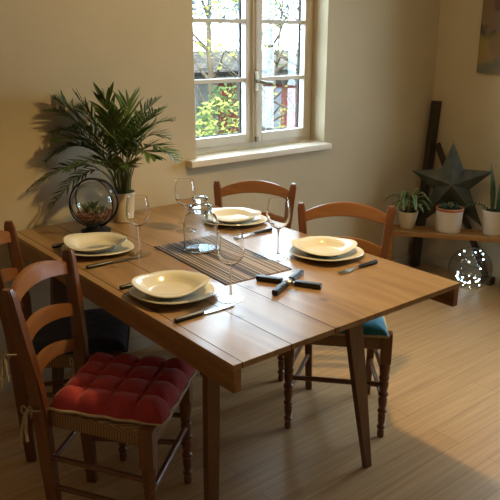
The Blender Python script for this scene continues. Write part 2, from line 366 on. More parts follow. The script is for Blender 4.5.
# window in the back wall
def casement(name, tf, x0, x1, z0, z1, xm, fy, sill=True, mz=()):
    """built along +X at depth fy; tf moves it into its wall"""
    w = bpy.data.objects.new(name, None); C.objects.link(w); w['kind'] = 'structure'; w.matrix_world = tf
    fr = BM(); f = .03
    box(fr, x0, x0+f, fy-.03, fy+.05, z0, z1, .003); box(fr, x1-f, x1, fy-.03, fy+.05, z0, z1, .003)
    box(fr, x0+f, x1-f, fy-.03, fy+.05, z0, z0+.03, .003); box(fr, x0+f, x1-f, fy-.03, fy+.05, z1-f, z1, .003)
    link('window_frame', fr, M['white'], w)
    for (a, b, hinge) in ((x0+f, xm, 0), (xm, x1-f, 1)):
        s = BM(); st = .042; y0, y1 = fy-.045, fy-.002; zz0, zz1 = z0+.03, z1-f; g0 = zz0+.05
        sL = .045 if hinge == 0 else .058; sR = .058 if hinge == 0 else .045
        box(s, a, a+sL, y0, y1, zz0, zz1, .004); box(s, b-sR, b, y0, y1, zz0, zz1, .004)
        box(s, a+sL, b-sR, y0, y1, zz0, g0, .004); box(s, a+sL, b-sR, y0, y1, zz1-.045, zz1, .004)
        for z in mz: box(s, a+sL, b-sR, y0+.006, y1-.004, z-.011, z+.011, .003)
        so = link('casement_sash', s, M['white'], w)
        p = BM(); box(p, a+sL-.002, b-sR+.002, fy-.022, fy-.018, g0-.002, zz1-.043); link('glass_pane', p, M['pane'], so, False)
        p = BM(); q0, q1, e = fy+.0, fy+.010, .006; ga_, gb_ = a+sL-.01, b-sR+.01
        box(p, ga_, a+sL+.003, q0, q1, g0, zz1-.05); box(p, b-sR-e, gb_, q0, q1, g0, zz1-.05)
        box(p, a+sL, b-sR, q0, q1, g0-.01, g0+.004); link('pane_gasket', p, M['gasket'], so, False)
    m = BM(); box(m, xm-.018, xm+.018, fy-.06, fy-.045, z0+.03, z1-f, .004)
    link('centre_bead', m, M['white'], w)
    h = BM(); zc = (z0+z1)/2 - .17
    box(h, xm-.012, xm+.012, fy-.07, fy-.06, zc-.055, zc+.055, .003)
    sweep(h, [(xm, fy-.068, zc), (xm, fy-.10, zc), (xm+.012, fy-.105, zc-.001), (xm+.085, fy-.102, zc-.012)], [.008,.008,.007,.006])
    box(h, xm-.01, xm+.01, fy-.078, fy-.06, z0+.035, z0+.065, .003)
    link('window_handle', h, M['brass'], w)
    h = BM(); sweep(h, [(xm, fy-.066, zc+.055), (xm, fy-.066, z1-.06)], .0045); sweep(h, [(xm, fy-.066, zc-.055), (xm, fy-.066, z0+.07)], .0045)
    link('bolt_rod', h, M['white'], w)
    if sill:
        s = BM(); box(s, x0-.065, x1+.008, -.06, 0, z0-.034, z0, .006); box(s, x0+.0005, x1-.0005, 0, fy-.03, z0-.034, z0-.001)
        link('window_sill', s, M['sill'], w)
    return w
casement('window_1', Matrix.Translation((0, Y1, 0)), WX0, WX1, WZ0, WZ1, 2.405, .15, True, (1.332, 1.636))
tf = Matrix.Translation((X1, 0, 0)) @ Matrix.Rotation(-PI/2, 4, 'Z')
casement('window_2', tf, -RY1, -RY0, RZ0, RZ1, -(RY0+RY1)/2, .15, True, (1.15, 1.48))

# ------------------------------------------------------------------ dining table
TX0, TX1, TY0, TY1, TZ = .937, 1.917, 1.238, 2.826, .75
tb = thing('dining_table', 'large varnished pine dining table with slanted legs, set for four, against the window wall', 'table', (TX0, TY0, 0))
LX, LY = TX1-TX0, TY1-TY0
link('tabletop', box(BM(), 0, LX, 0, LY, TZ-.018, TZ, .0025), M['top'], tb)
link('side_rail', box(BM(), .003, .028, .002, LY-.01, TZ-.084, TZ-.018, .0015), M['pine_y'], tb)
link('side_rail', box(BM(), LX-.028, LX-.003, .002, LY-.01, TZ-.084, TZ-.018, .0015), M['pine_y'], tb)
link('cross_rail', box(BM(), .028, LX-.028, .34, .365, TZ-.078, TZ-.018, .0015), M['pine_x'], tb)
link('cross_rail', box(BM(), .028, LX-.028, LY-.30, LY-.275, TZ-.078, TZ-.018, .0015), M['pine_x'], tb)
def tleg(top, foot, wt, wf, dt=.035, df=.03):
    bm = BM(); t = Vector(top); f = Vector(foot); S = []
    for p, w, d in ((f, wf, df), (f.lerp(t, .5), (wt+wf)/2, (dt+df)/2), (t, wt, dt)):
        S.append([(p.x-w/2, p.y-d/2, p.z), (p.x+w/2, p.y-d/2, p.z), (p.x+w/2, p.y+d/2, p.z), (p.x-w/2, p.y+d/2, p.z)])
    loft(bm, S); bmesh.ops.bevel(bm, geom=[e for e in bm.edges if e.calc_length() > .2], offset=.003, segments=1, affect='EDGES')
    return bm
link('leg', tleg((.066, .19, .732), (.052, .19, 0), .048, .038, .026, .024), M['tleg'], tb)
link('leg', tleg((1.575-TX0, .19, .732), (1.715-TX0, .192, 0), .078, .034, .024, .022), M['tleg'], tb)
link('leg', tleg((.14, LY-.2, .732), (.06, LY-.2, 0), .085, .036), M['tleg'], tb)
link('leg', tleg((LX-.14, LY-.24, .732), (LX-.10, LY-.24, 0), .085, .036), M['tleg'], tb)

# ------------------------------------------------------------------ chairs (face +X locally; rear leg line at x=0)
def chair_proto(label):
    t = thing('dining_chair', label, 'chair', group='wooden ladder-back chairs around the dining table')
    for s in (-1, 1):
        bm = BM(); S = []
        for x, y, z, hw, hd in ((.012,.133,0,.014,.018), (.004,.14,.25,.016,.021), (0,.147,.45,.017,.023), (-.003,.158,.55,.017,.022), (-.018,.176,.70,.016,.020), (-.036,.191,.845,.016,.019), (-.038,.193,.868,.011,.013)):
            S.append([(x-hd, s*y-hw, z), (x+hd, s*y-hw, z), (x+hd, s*y+hw, z), (x-hd, s*y+hw, z)])
        loft(bm, S); bmesh.ops.bevel(bm, geom=[e for e in bm.edges if abs(e.verts[0].co.z-e.verts[1].co.z) > .015], offset=.004, segments=2, affect='EDGES')
        link('back_post', bm, M['chair'], t)
        # turned front leg
        bm = BM()
        prof = [(.0001,0),(.012,0),(.0145,.008),(.0140,.028),(.0110,.034),(.0175,.042),(.0175,.050),(.0115,.056),(.0155,.075),(.0165,.10),(.0125,.108),(.0190,.115),(.0190,.123),(.0130,.130),(.0175,.150),(.0185,.175),(.0135,.183),(.0210,.191),(.0210,.20),(.0145,.208),(.0185,.225),(.0200,.245),(.0165,.255),(.0205,.263),(.0205,.272),(.0175,.28),(.0215,.30),(.0225,.34)]
        lathe(bm, prof + [(.0001, .341)], 16, (.36, s*.19, 0))
        box(bm, .338, .382, s*.19-.022, s*.19+.022, .335, .462, .004)
        link('front_leg', bm, M['chair'], t)
    def postx(z):
        k = [(.012,0),(.004,.25),(0,.45),(-.003,.55),(-.018,.70),(-.036,.845),(-.038,.9)]
        for (a, za), (b, zb) in zip(k, k[1:]):
            if z <= zb: return a + (b-a)*(z-za)/(zb-za)
        return -.038
    def posty(z):
        k = [(.133,0),(.14,.25),(.147,.45),(.158,.55),(.176,.70),(.191,.845),(.193,.9)]
        for (a, za), (b, zb) in zip(k, k[1:]):
            if z <= zb: return a + (b-a)*(z-za)/(zb-za)
        return .193
    for nm, zb, zt, ab, at, bow in (('top_rail', .785, .828, .024, .042, .034), ('back_slat', .640, .685, .022, .030, .042), ('back_slat', .520, .560, .020, .026, .040)):
        bm = BM(); S = []; n = 20; zc = (zb+zt)/2; hy = posty(zc)-.008
        for i in range(n+1):
            s = -1+2*i/n; q = 1-s*s; x = postx(zc) - bow*q - .004
            z0, z1 = zb+ab*q, zt+at*q
            tl = -.006
            S.append([(x-.009, s*hy, z0), (x+.009, s*hy, z0), (x+.009+tl, s*hy, z1), (x-.009+tl, s*hy, z1)])
        loft(bm, S)
        bmesh.ops.bevel(bm, geom=[e for e in bm.edges if abs(e.verts[0].co.y-e.verts[1].co.y) > .005], offset=.003, segments=2, affect='EDGES')
        link(nm, bm, M['chair_h'], t)
    # rush seat
    bm = BM()
    def outline(z, g):
        P = [(.018-g, -.128-g*.3), (.018-g, .128+g*.3), (.335, .185+g), (.372+g, .165), (.372+g, -.165), (.335, -.185-g)]
        return [(x, y, z) for x, y in P]
    loft(bm, [outline(.388, -.01), outline(.396, .004), outline(.43, .008), outline(.446, .003), outline(.452, -.014)])
    link('rush_seat', bm, M['rush'], t)
    bm = BM()
    for z in (.19, .295):
        for s in (-1, 1): pass
    for s in (-1, 1):
        for z in (.175, .285):
            b = BM(); sweep(b, [(.01, s*.138, z), (.36, s*.188, z-.005)], [.0095, .0095], 10); link('stretcher', b, M['chair'], t)
    for z in (.235,):
        b = BM(); sweep(b, [(.36, -.18, z), (.36, .18, z)], .0105, 10); link('stretcher', b, M['chair'], t)
    b = BM(); sweep(b, [(.006, -.13, .26), (.006, .13, .26)], .0095, 10); link('stretcher', b, M['chair'], t)
    return t
CH = [  # rear-centre x, y, facing deg, label
    (.752, 1.925, -50, 'wooden ladder-back dining chair in the near left corner carrying the red tufted cushion'),
    (.790, 2.385, -29, 'wooden ladder-back dining chair at the far left, by the wall, carrying the navy cushion'),
    (2.052, 1.912, 221.5, 'wooden ladder-back dining chair on the right of the table carrying the teal cushion'),
    (2.042, 2.520, 222, 'wooden ladder-back dining chair behind the table, under the window, beside the far right plate')]
proto = chair_proto(CH[0][3])
for i, (x, y, a, lb) in enumerate(CH):
    if i == 0: proto.location = (x, y, 0); proto.rotation_euler = (0, 0, R(a))
    else: dup(proto, (x, y, 0), R(a), lb)

def cushion(label, mat, trim, x, y, a, nx=4, ny=4, thick=.056, tieside=-1, tiemat=None, full=1.0, hr=.150, hf=.195, off=0.0):
    t = thing('seat_cushion', label, 'cushion', (x, y, 0), R(a), 'seat cushions on the chairs')
    bm = BM(); n = 40; z0 = .4535; grid = []
    XA, XB = .022, .398*full
    def hw(u): return .128 + (.205-.128)*min(1, u*1.5) if u < .66 else .205
    rows = []
    for i in range(n+1):
        row = []
        for j in range(n+1):
            u, v = i/n, j/n
            h = hr + (hf-hr)*u
            px = XA + (XB-XA)*u; py = (2*v-1)*h + off
            # soft, slightly pinched outline
            px += .006*math.sin(nx*PI*v)**2*(1 if u > .5 else -1)*abs(2*u-1)**4
            py += .006*math.sin(ny*PI*u)**2*(1 if v > .5 else -1)*abs(2*v-1)**4
            e = min(u, 1-u, v, 1-v)
            edge = math.sin(PI/2*min(1, e/.13))**.6 if e > 0 else 0
            puff = (abs(math.sin(nx*PI*u))*abs(math.sin(ny*PI*v)))**.5 if nx > 1 else (math.sin(PI*u)*math.sin(PI*v))**.5
            z = z0 + .008 + edge*(thick*.62 + thick*.33*puff)
            z += .0025*noise.noise(Vector((u*9, v*9, 3)))
            row.append(bm.verts.new((px, py, z)))
        rows.append(row)
    for i in range(n):
        for j in range(n): bm.faces.new((rows[i][j], rows[i+1][j], rows[i+1][j+1], rows[i][j+1]))
    # underside
    low = {}
    per = [(i, 0) for i in range(n)] + [(n, j) for j in range(n)] + [(i, n) for i in range(n, 0, -1)] + [(0, j) for j in range(n, 0, -1)]
    ring = [rows[i][j] for i, j in per]
    lo = [bm.verts.new((v.co.x*.99+.002, v.co.y*.985, z0+.0006)) for v in ring]
    k = len(ring)
    for q in range(k): bm.faces.new((ring[q], ring[(q+1)%k], lo[(q+1)%k], lo[q]))
    bm.faces.new(lo)
    edge = [v.co.copy() for v in ring]
    link('cushion_pad', bm, mat, t)
    bm = BM(); pts = [(p.x*1.0, p.y, z0+.0065) for p in edge]
    secs = []
    m = len(pts)
    for q in range(m):
        p = Vector(pts[q]); tg = (Vector(pts[(q+1)%m])-Vector(pts[q-1])).normalized(); s = tg.cross(Vector((0,0,1))); r_ = .0048
        secs.append([p + s*r_*math.cos(w) + Vector((0,0,1))*r_*math.sin(w) for w in [2*PI*z/6 for z in range(6)]])
    loft(bm, secs, closed=True); link('piping', bm, trim, t)
    tm = tiemat or trim
    for s in (-1, 1):
        bm = BM(); px, py = XA, s*.150
        loop = [(px, py, .462), (px-.02, py+s*.022, .466), (px-.045, py+s*.026, .47), (px-.058, py+s*.012, .462)]
        tails = [[loop[-1], (px-.066, py+s*.024, .44), (px-.072, py+s*.032, .40), (px-.078, py+s*.034, .345)],
                 [loop[-1], (px-.052, py+s*.034, .445), (px-.05, py+s*.046, .41), (px-.046, py+s*.05, .375)]]
        sweep(bm, loop, .003, 6)
        for tl in tails: sweep(bm, tl, [.0035, .0045, .005, .0055], 6)
        for d in (-1, 1):
            c = Vector(loop[-1]); lp = [c + Vector((d*.018*math.sin(w), s*.004*math.sin(w), .014*math.sin(2*w))) for w in [PI*q/8 for q in range(9)]]
            sweep(bm, lp, .0025, 6)
        link('tie', bm, tm, t)
    return t
cushion('red tufted square cushion with pale trim on the near left chair', M['red'], M['linen'], *CH[0][:3], hr=.162, hf=.188, off=.024)
cushion('dark navy flat cushion on the chair at the far left by the wall', M['navy'], M['navy'], *CH[1][:3], nx=1, ny=1, thick=.045, tiemat=M['linen'])
cushion('teal blue cushion on the right-hand chair under the table edge', M['teal'], M['linen'], *CH[2][:3], nx=1, ny=1, thick=.045)

# ------------------------------------------------------------------ crockery
def sq(a_, n=2.7, lift=0, R0=1, tw=0, wave=0):
    def f(r, a, z):
        c, s = math.cos(a), math.sin(a)
        k = (abs(c)**n + abs(s)**n)**(-1/n)
        rr = r*k; q = (r/R0)**3
        dz = lift*q*max(0, math.cos(2*(a-tw)))**1.0 - lift*.35*q*max(0, -math.cos(2*(a-tw)))
        return rr*c, rr*s, z+dz
    return f
def plate_proto():
    t = thing('dinner_plate', '', 'plate', group='dinner plates on the table')
    bm = BM()
    prof = [(0,.004),(.06,.004),(.078,.0055),(.10,.012),(.120,.0165),(.131,.0175),(.1325,.0195),(.131,.0215),(.118,.0205),(.10,.0165),(.078,.010),(.06,.008),(0,.008)]
    lathe(bm, prof, 72, fn=sq(1, 2.7, .006, .13, PI/4)); link('plate_body', bm, M['china'], t)
    bm = BM(); lathe(bm, [(.055,.0045),(.055,.0005),(.062,.0005),(.062,.0045)], 48, closed=True, fn=sq(1, 2.4)); link('foot_ring', bm, M['china'], t)
    return t
def bowl_proto():
    t = thing('soup_bowl', '', 'bowl', group='soup bowls on the plates')
    bm = BM()
    prof = [(0,.004),(.062,.004),(.074,.008),(.085,.0205),(.094,.0275),(.110,.0300),(.1165,.0305),(.1185,.0325),(.1165,.0345),(.104,.0336),(.091,.0305),(.081,.0215),(.070,.0105),(.058,.0080),(0,.0075)]
    lathe(bm, prof, 72, fn=sq(.91, 2.6, .008, .117, -PI/4)); link('bowl_body', bm, M['china'], t)
    bm = BM(); lathe(bm, [(.040,.0045),(.040,.0005),(.046,.0005),(.046,.0045)], 48, closed=True, fn=sq(1, 2.4)); link('foot_ring', bm, M['china'], t)
    return t
PL = [(1.088, 1.755, 4, 'nearest left place setting, facing the red-cushioned chair'), (1.112, 2.345, -3, 'far left place setting, in front of the wire-ringed terrarium'),
      (1.772, 1.742, 3, 'right place setting, in front of the teal-cushioned chair'), (1.795, 2.345, 0, 'far right place setting, behind the glass jar')]
pp, bp_ = plate_proto(), bowl_proto()
for i, (x, y, a, w) in enumerate(PL):
    lb = 'cream rounded-square dinner plate at the ' + w; lb2 = 'cream soup bowl stacked on the ' + w.split(',')[0].replace('place setting', 'plate')
    if i == 0:
        pp.location = (x, y, TZ+.0003); pp.rotation_euler.z = R(a); pp['label'] = lb
        bp_.location = (x-.004, y+.010, TZ+.0085); bp_.rotation_euler.z = R(a+5); bp_['label'] = lb2
    else:
        dup(pp, (x, y, TZ+.0003), R(a), lb); dup(bp_, (x-.004, y+.010, TZ+.0085), R(a+5*(-1)**i), lb2)

def wine_glass(label, x, y, h=.225):
    t = thing('wine_glass', label, 'glass', (x, y, TZ+.0003), 0, 'wine glasses on the table'); k = h/.225
    bm = BM(); lathe(bm, [(0,.0005),(.040,.0005),(.0435,.0010),(.0440,.0018),(.040,.0028),(.020,.0042),(.0075,.008),(.0045,.014)], 48); link('foot', bm, M['footg'], t, recalc=False)
    bm = BM(); lathe(bm, [(.0045,.014),(.0036,.022),(.0033,.06),(.0036,.095),(.0055,.112)], 24); link('stem', bm, M['glass'], t, recalc=False)
    o = [(.0055,.112),(.014,.116),(.029,.126),(.0405,.141),(.0452,.157),(.0460,.170),(.0445,.188),(.0410,.208),(.0382,.224),(.0379,.2255)]
    i_ = [(.0369,.2250),(.0399,.208),(.0434,.188),(.0449,.170),(.0441,.1572),(.0395,.1420),(.028,.1275),(.013,.1180),(0,.1160)]
    bm = BM(); lathe(bm, o+i_, 48); link('bowl', bm, M['glass'], t, recalc=False)
wine_glass('empty wine glass beside the far left plate, in front of the palm pot', 1.218, 2.202)
wine_glass('empty wine glass nearest the camera, beside the near left plate', 1.212, 1.612)
wine_glass('empty wine glass at the right, between the striped runner and the right plate', 1.612, 1.840)
wine_glass('empty wine glass standing behind the glass jar near the wall', 1.540, 2.366)

# jar with stopper lid
jar = thing('glass_jar', 'clear lidded glass jar standing on the striped table runner', 'jar', (1.435, 2.10, TZ+.004))
bm = BM()
lathe(bm, [(0,.0005),(.060,.0005),(.066,.004),(.068,.012),(.068,.112),(.066,.126),(.058,.139),(.046,.147),(.041,.152),(.040,.158),(.045,.160),(.046,.164),(.044,.167),(.038,.1675),(.0375,.153),(.043,.145),(.055,.136),(.0625,.124),(.0645,.111),(.0645,.013),(.060,.007),(0,.0065)], 56)
link('jar_body', bm, M['jarg'], jar, recalc=False)
bm = BM(); lathe(bm, [(0,.150),(.035,.150),(.036,.1678),(.044,.1680),(.0455,.172),(.044,.177),(.030,.181),(.020,.184),(.017,.188)], 48); ld = link('lid', bm, M['jarg'], jar, recalc=False)
bm = BM(); lathe(bm, [(.017,.188),(.020,.192),(.028,.196),(.031,.202),(.030,.209),(.022,.214),(.0001,.2155)], 40); link('lid_knob', bm, M['jarg'], ld, recalc=False)

# runner
rn = BM(); n = 30
RW, RL = .285, .53
box(rn, -RW/2+.006, RW/2-.006, -RL/2, RL/2, .0004, .0028, .001)
run = link('table_runner', rn, M['stripes'], None, loc=(1.434, 1.976, TZ)); run.rotation_euler.z = R(-4)
tag(run, 'grey and brown striped woven table runner lying under the glass jar', 'table runner')
bm = BM(); box(bm, -RW/2, -RW/2+.006, -RL/2, RL/2, .0004, .0034, .001); box(bm, RW/2-.006, RW/2, -RL/2, RL/2, .0004, .0034, .001)
link('edge_binding', bm, M['navy'], run)

# trivet: two crossed bars
tv = thing('folding_trivet', 'black folding cross-shaped trivet with steel centre on the bare boards', 'trivet', (1.445, 1.594, TZ))
def barm(ang, sgn):
    b = BM(); mt = Matrix.Rotation(ang, 4, 'Z')
    x0, x1 = (.022, .117) if sgn > 0 else (-.117, -.022)
    box(b, x0, x1, -.0115, .0115, .0005, .019, .006, mt); return b
a1 = math.atan2(1.495-1.697, 1.502-1.391); a2 = math.atan2(1.642-1.549, 1.543-1.345)
for a in (a1, a2):
    for s in (-1, 1): link('trivet_arm', barm(a, s), M['black'], tv)
bm = BM()
for a in (a1, a2): box(bm, -.03, .03, -.006, .006, .004, .012, .001, Matrix.Rotation(a, 4, 'Z'))
lathe(bm, [(0,.003),(.014,.003),(.016,.006),(.016,.015),(.012,.018),(0,.0185)], 24); link('pivot', bm, M['steel'], tv)

# cutlery: handle end at local origin, pointing +X
def knife_proto():
    t = thing('table_knife', '', 'knife', group='black-handled knives on the table')
    bm = BM(); S = []
    for x, w, h in ((0,.0060,.006), (.004,.0085,.0075), (.05,.0078,.007), (.095,.0072,.0065), (.103,.0065,.005)):
        S.append([(x, w*math.cos(q), .0078+h*math.sin(q)) for q in [2*PI*i/10+.3 for i in range(10)]])
    loft(bm, S); link('handle', bm, M['black'], t)
    bm = BM(); S = []
    for x, a, b_ in ((.100,-.005,.005),(.115,-.008,.008),(.16,-.0095,.0085),(.20,-.0090,.008),(.218,-.004,.007),(.224,.002,.0055)):
        S.append([(x, a, .004), (x, b_, .0035), (x, b_, .0055), (x, a, .0045)])
    loft(bm, S); link('blade', bm, M['steel'], t); return t
def fork_proto():
    t = thing('table_fork', '', 'fork', group='black-handled forks on the table')
    bm = BM(); S = []
    for x, w, h in ((0,.0060,.006), (.004,.0085,.0075), (.05,.0078,.007), (.090,.0072,.006), (.098,.0055,.004)):
        S.append([(x, w*math.cos(q), .0078+h*math.sin(q)) for q in [2*PI*i/10+.3 for i in range(10)]])
    loft(bm, S); link('handle', bm, M['black'], t)
    bm = BM(); S = []
    for x, w, z in ((.094,.004,.0075),(.12,.003,.0085),(.135,.007,.007),(.15,.0115,.0045),(.162,.0125,.0032)):
        S.append([(x, -w, z-.001), (x, w, z-.001), (x, w, z+.001), (x, -w, z+.001)])
    loft(bm, S)
    for k in range(4):
        y = -.0105+.007*k; S = []
        for x, z in ((.161,.0032),(.175,.003),(.195,.0055),(.20,.007)): S.append([(x, y-.0018, z-.001), (x, y+.0018, z-.001), (x, y+.0016, z+.001), (x, y-.0016, z+.001)])
        loft(bm, S)
    link('tines', bm, M['steel'], t); return t
kn, fk = knife_proto(), fork_proto()
kn.location = (.966, 1.560, TZ); kn['label'] = 'black-handled knife beside the nearest left plate, close to the table corner'
dup(kn, (.978, 2.168, TZ), R(1), 'black-handled knife in front of the far left plate, blade towards the wine glass')
fk.location = (.972, 1.905, TZ); fk['label'] = 'black-handled fork half hidden behind the nearest left plate'
dup(fk, (.985, 2.49, TZ), R(-2), 'black-handled fork whose handle end shows left of the far left plate')
dup(fk, (1.852, 1.557, TZ), R(180), 'black-handled fork beside the right plate, near the teal-cushioned chair')
dup(fk, (1.833, 2.137, TZ), R(180), 'black-handled fork in front of the far right plate, behind the right wine glass')

# ------------------------------------------------------------------ palm
palm = thing('potted_palm', 'bushy green parlour palm in a cream pot standing on the table against the wall', 'plant', (1.412, 2.690, TZ))
PO = Vector((1.412, 2.690, TZ))
bm = BM(); lathe(bm, [(0,.0005),(.040,.0005),(.044,.004),(.054,.120),(.058,.121),(.059,.138),(.054,.138),(.051,.124),(.045,.112),(0,.110)], 40)
link('pot', bm, M['ceramic'], palm)
bm = BM(); lathe(bm, [(0,.122),(.02,.124),(.0495,.121),(.046,.1125),(0,.1115)], 30); link('soil', bm, M['soil'], palm)
vR = Vector((.78, -.625, 0)); vF = Vector((.625, .78, 0))
def frond(px, py, d, lift=.10, n=22, ll=.12, lw=.010, start=.28, mat='leaf', droop=.5, px0=125, fan=0.0):
    k = 1/234.
    base = Vector((.0, 0, .120)) + vR*((px0-125)*k*.45) - vF*(random.uniform(-.02, .02))
    base.x = max(-.035, min(.035, base.x)); base.y = max(-.035, min(.035, base.y))
    tip = vR*((px-125)*k) + Vector((0,0,.135+(192-py)*k*1.03)) - vF*d
    mid = base.lerp(tip, .42); mid.z = max(base.z, tip.z)*.62 + base.z*.38 + lift; mid += (tip-base)*.0
    mid.x *= .62; mid.y *= .62
    def bez(a, b, c, t):
        q = a*(1-t)**2 + b*2*t*(1-t) + c*t*t; q.y = min(q.y, 2.838-PO.y); return q
    bm = BM(); pts = [bez(base, mid, tip, i/18) for i in range(19)]
    sweep(bm, pts, [.0028-.0021*i/18 for i in range(19)], 5, mi=1)
    for i in range(n):
        t = start + (1-start)*(i+.3)/n
        p = bez(base, mid, tip, t); tg = (bez(base, mid, tip, min(1, t+.02))-bez(base, mid, tip, t-.02)).normalized()
        side = tg.cross(Vector((0,0,1)));
        if side.length < .2: side = vR.copy()
        # lay the leaf plane partly towards the viewer
        side = (side.normalized() + random.uniform(-.15,.15)*vF).normalized()
        up = side.cross(tg).normalized()
        L = ll*(math.sin(PI*min(1, .18+.80*((t-start)/(1-start))))**.6)*(random.uniform(.85, 1.1) if n > 10 else random.uniform(.6, 1.15))
        w = lw*random.uniform(.8, 1.15)
        for s in (-1, 1):
            ang = (.52 if n < 16 else .88) + .35*(1-t) + random.uniform(-.12, .12)*(2.2 if n < 10 else 1)
            d0 = (tg*math.cos(ang) + side*s*math.sin(ang) + up*random.uniform(-.05, .22)).normalized()
            prev = None; q = p.copy(); dd = d0.copy(); nseg = 6
            for j in range(nseg+1):
                f = j/nseg; ww = w*math.sin(PI*min(1, .12+.88*f))**.8 if j < nseg else .0003
                wv = dd.cross(up);
                wv = wv.normalized() if wv.length > .05 else side
                a = q+wv*ww; c = q-wv*ww; m_ = q - up*ww*.35
                cur = []
                for v in (a, m_, c):
                    vv = v.copy(); vv.y = min(vv.y, 2.848-PO.y)
                    cur.append(bm.verts.new(vv))
                if prev:
                    bm.faces.new((prev[0], prev[1], cur[1], cur[0])); bm.faces.new((prev[1], prev[2], cur[2], cur[1]))
                prev = cur; q = q + dd*L/nseg
                dd = (dd + Vector((0,0,-droop*L*1.4*f))).normalized()
    o = link('frond', bm, [M[mat], M['stem']], palm)
    return o
FR = [ # px, py, d(toward camera), lift, n, leaflet len, width, start, mat, droop, px0
    (34, 184, .12, .24, 26, .110, .0055, .30, 'leaf', .9, 116),
    (44, 158, .03, .26, 22, .105, .0050, .35, 'leaf2', .8, 118),
    (54, 108, .05, .13, 24, .110, .0050, .35, 'leaf', .6, 119),
    (66, 136, .12, .16, 22, .110, .0055, .30, 'leaf', .6, 120),
    (66, 98, .03, .03, 7, .16, .0095, .62, 'leaf', .25, 122),
    (90, 96, .06, -.02, 6, .16, .0095, .64, 'leaf2', .2, 123),
    (112, 94, .00, -.02, 6, .14, .0090, .64, 'leaf', .2, 126),
    (140, 98, .05, .04, 12, .14, .0065, .5, 'leaf2', .4, 128),
    (166, 98, .02, .08, 16, .13, .0060, .42, 'leaf', .5, 130),
    (182, 118, .06, .14, 20, .12, .0055, .35, 'leaf2', .7, 131),
    (188, 156, .09, .24, 24, .110, .0050, .35, 'leaf', .9, 133),
    (166, 152, .14, .17, 9, .15, .0085, .55, 'leaf2', 1.3, 132),
    (150, 128, .12, .08, 14, .12, .0065, .4, 'leaf', .7, 129),
    (122, 112, .10, .04, 14, .13, .0065, .4, 'leaf', .5, 126),
    (92, 122, .12, .09, 16, .12, .0060, .35, 'leaf', .6, 122),
    (78, 164, .15, .17, 18, .10, .0055, .35, 'leaf2', .9, 119),
    (110, 156, .16, .10, 12, .11, .0065, .35, 'leaf', .9, 123),
    (142, 160, .15, .10, 12, .11, .0065, .35, 'leaf', 1.0, 128),
    (58, 200, .16, .26, 18, .095, .0050, .45, 'leaf', 1.0, 117),
    (172, 106, .10, .10, 18, .12, .0050, .4, 'leaf', .5, 130),
    (178, 136, .03, .18, 20, .12, .0050, .35, 'leaf', .8, 132),
    (160, 116, -.02, .10, 18, .12, .0055, .4, 'leaf', .5, 129),
    (48, 130, -.02, .18, 22, .11, .0050, .35, 'leaf', .6, 118),
    (62, 150, .06, .20, 20, .11, .0050, .35, 'leaf', .8, 119),
    (84, 106, -.02, .07, 16, .12, .0055, .4, 'leaf', .5, 121),
]
for a in FR: frond(*a[:2], a[2], a[3], a[4], a[5], a[6], a[7], a[8], a[9], a[10])
bm = BM()
for i in range(16):
    a = random.uniform(0, 2*PI); r = random.uniform(.005, .036); h = random.uniform(.12, .26)
    sweep(bm, [(r*math.cos(a), r*math.sin(a), .119), (r*1.3*math.cos(a), r*1.3*math.sin(a), .119+h*.5), (r*2.1*math.cos(a), r*2.1*math.sin(a), .119+h)], [.0032,.0028,.0015], 5)
link('stems', bm, M['stem'], palm)

# ------------------------------------------------------------------ terrarium
te = thing('glass_terrarium', 'round glass terrarium with black wire rings on a dark base beside the palm pot', 'terrarium', (1.232, 2.605, TZ))
GR, GZ = .094, .128
bm = BM(); lathe(bm, [(0,.0005),(.058,.0005),(.064,.004),(.064,.010),(.05,.016),(.038,.024),(.034,.030),(0,.030)], 40); link('base', bm, M['iron'], te)
bm = BM(); P = [(GR*math.cos(a), GZ+GR*math.sin(a)) for a in [R(-90+i*155/24) for i in range(25)]]
P2 = [((GR-.0025)*math.cos(a), GZ+(GR-.0025)*math.sin(a)) for a in [R(65-i*155/24) for i in range(25)]]
P[0] = (0, GZ-GR); P2[-1] = (0, GZ-GR+.0025)
lathe(bm, P+P2, 40); gl = link('glass_globe', bm, M['globe'], te)
for rx, rad, tl in ((0, .102, 0), (28, .1045, 8), (-30, .1045, -8)):
    bm = BM(); pts = []
    base_ = math.atan2(-.625, .78) + R(rx)
    S = []
    for i in range(64):
        a = 2*PI*i/64; c_ = Vector((math.cos(a)*math.cos(base_), math.cos(a)*math.sin(base_), math.sin(a)))
        S.append([Vector((0,0,GZ+.001)) + c_*(rad + .0032*math.cos(w)) + Vector((-math.sin(base_), math.cos(base_), 0))*.0032*math.sin(w) for w in [2*PI*q/8 for q in range(8)]])
    loft(bm, S, closed=True); link('wire_ring', bm, M['iron'], te)
bm = BM(); r_ = GR-.005
for i in range(330):
    a = random.uniform(0, 2*PI); zz = random.uniform(-.90, -.42); rr = math.sqrt(max(0, 1-zz*zz))*r_*math.sqrt(random.random())*.93
    if zz < -.42 and random.random() < .75: rr = math.sqrt(max(0, 1-zz*zz))*r_*.93 if zz < -.45 else rr
    m4 = Matrix.Translation((rr*math.cos(a), rr*math.sin(a), GZ+zz*r_)) @ Matrix.Diagonal((random.uniform(.7,1.2), random.uniform(.7,1.2), random.uniform(.5,.9), 1))
    bmesh.ops.create_icosphere(bm, subdivisions=1, radius=.0055, matrix=m4)
o = link('pebbles', bm, M['pebble'], te); o['kind'] = 'stuff'
bm = BM()
for cx, cy, hh in ((-.03,.01,.05), (.025,-.02,.04), (.01,.03,.06), (-.01,-.035,.035)):
    for k in range(12):
        a = 2*PI*k/12+random.random(); L = hh*random.uniform(.5, .9)
        sweep(bm, [(cx, cy, GZ-.042), (cx+L*.35*math.cos(a), cy+L*.35*math.sin(a), GZ-.042+L*.7), (cx+L*.6*math.cos(a), cy+L*.6*math.sin(a), GZ-.042+L)], [.003,.004,.0006], 5)
link('succulent', bm, M['moss'], te)

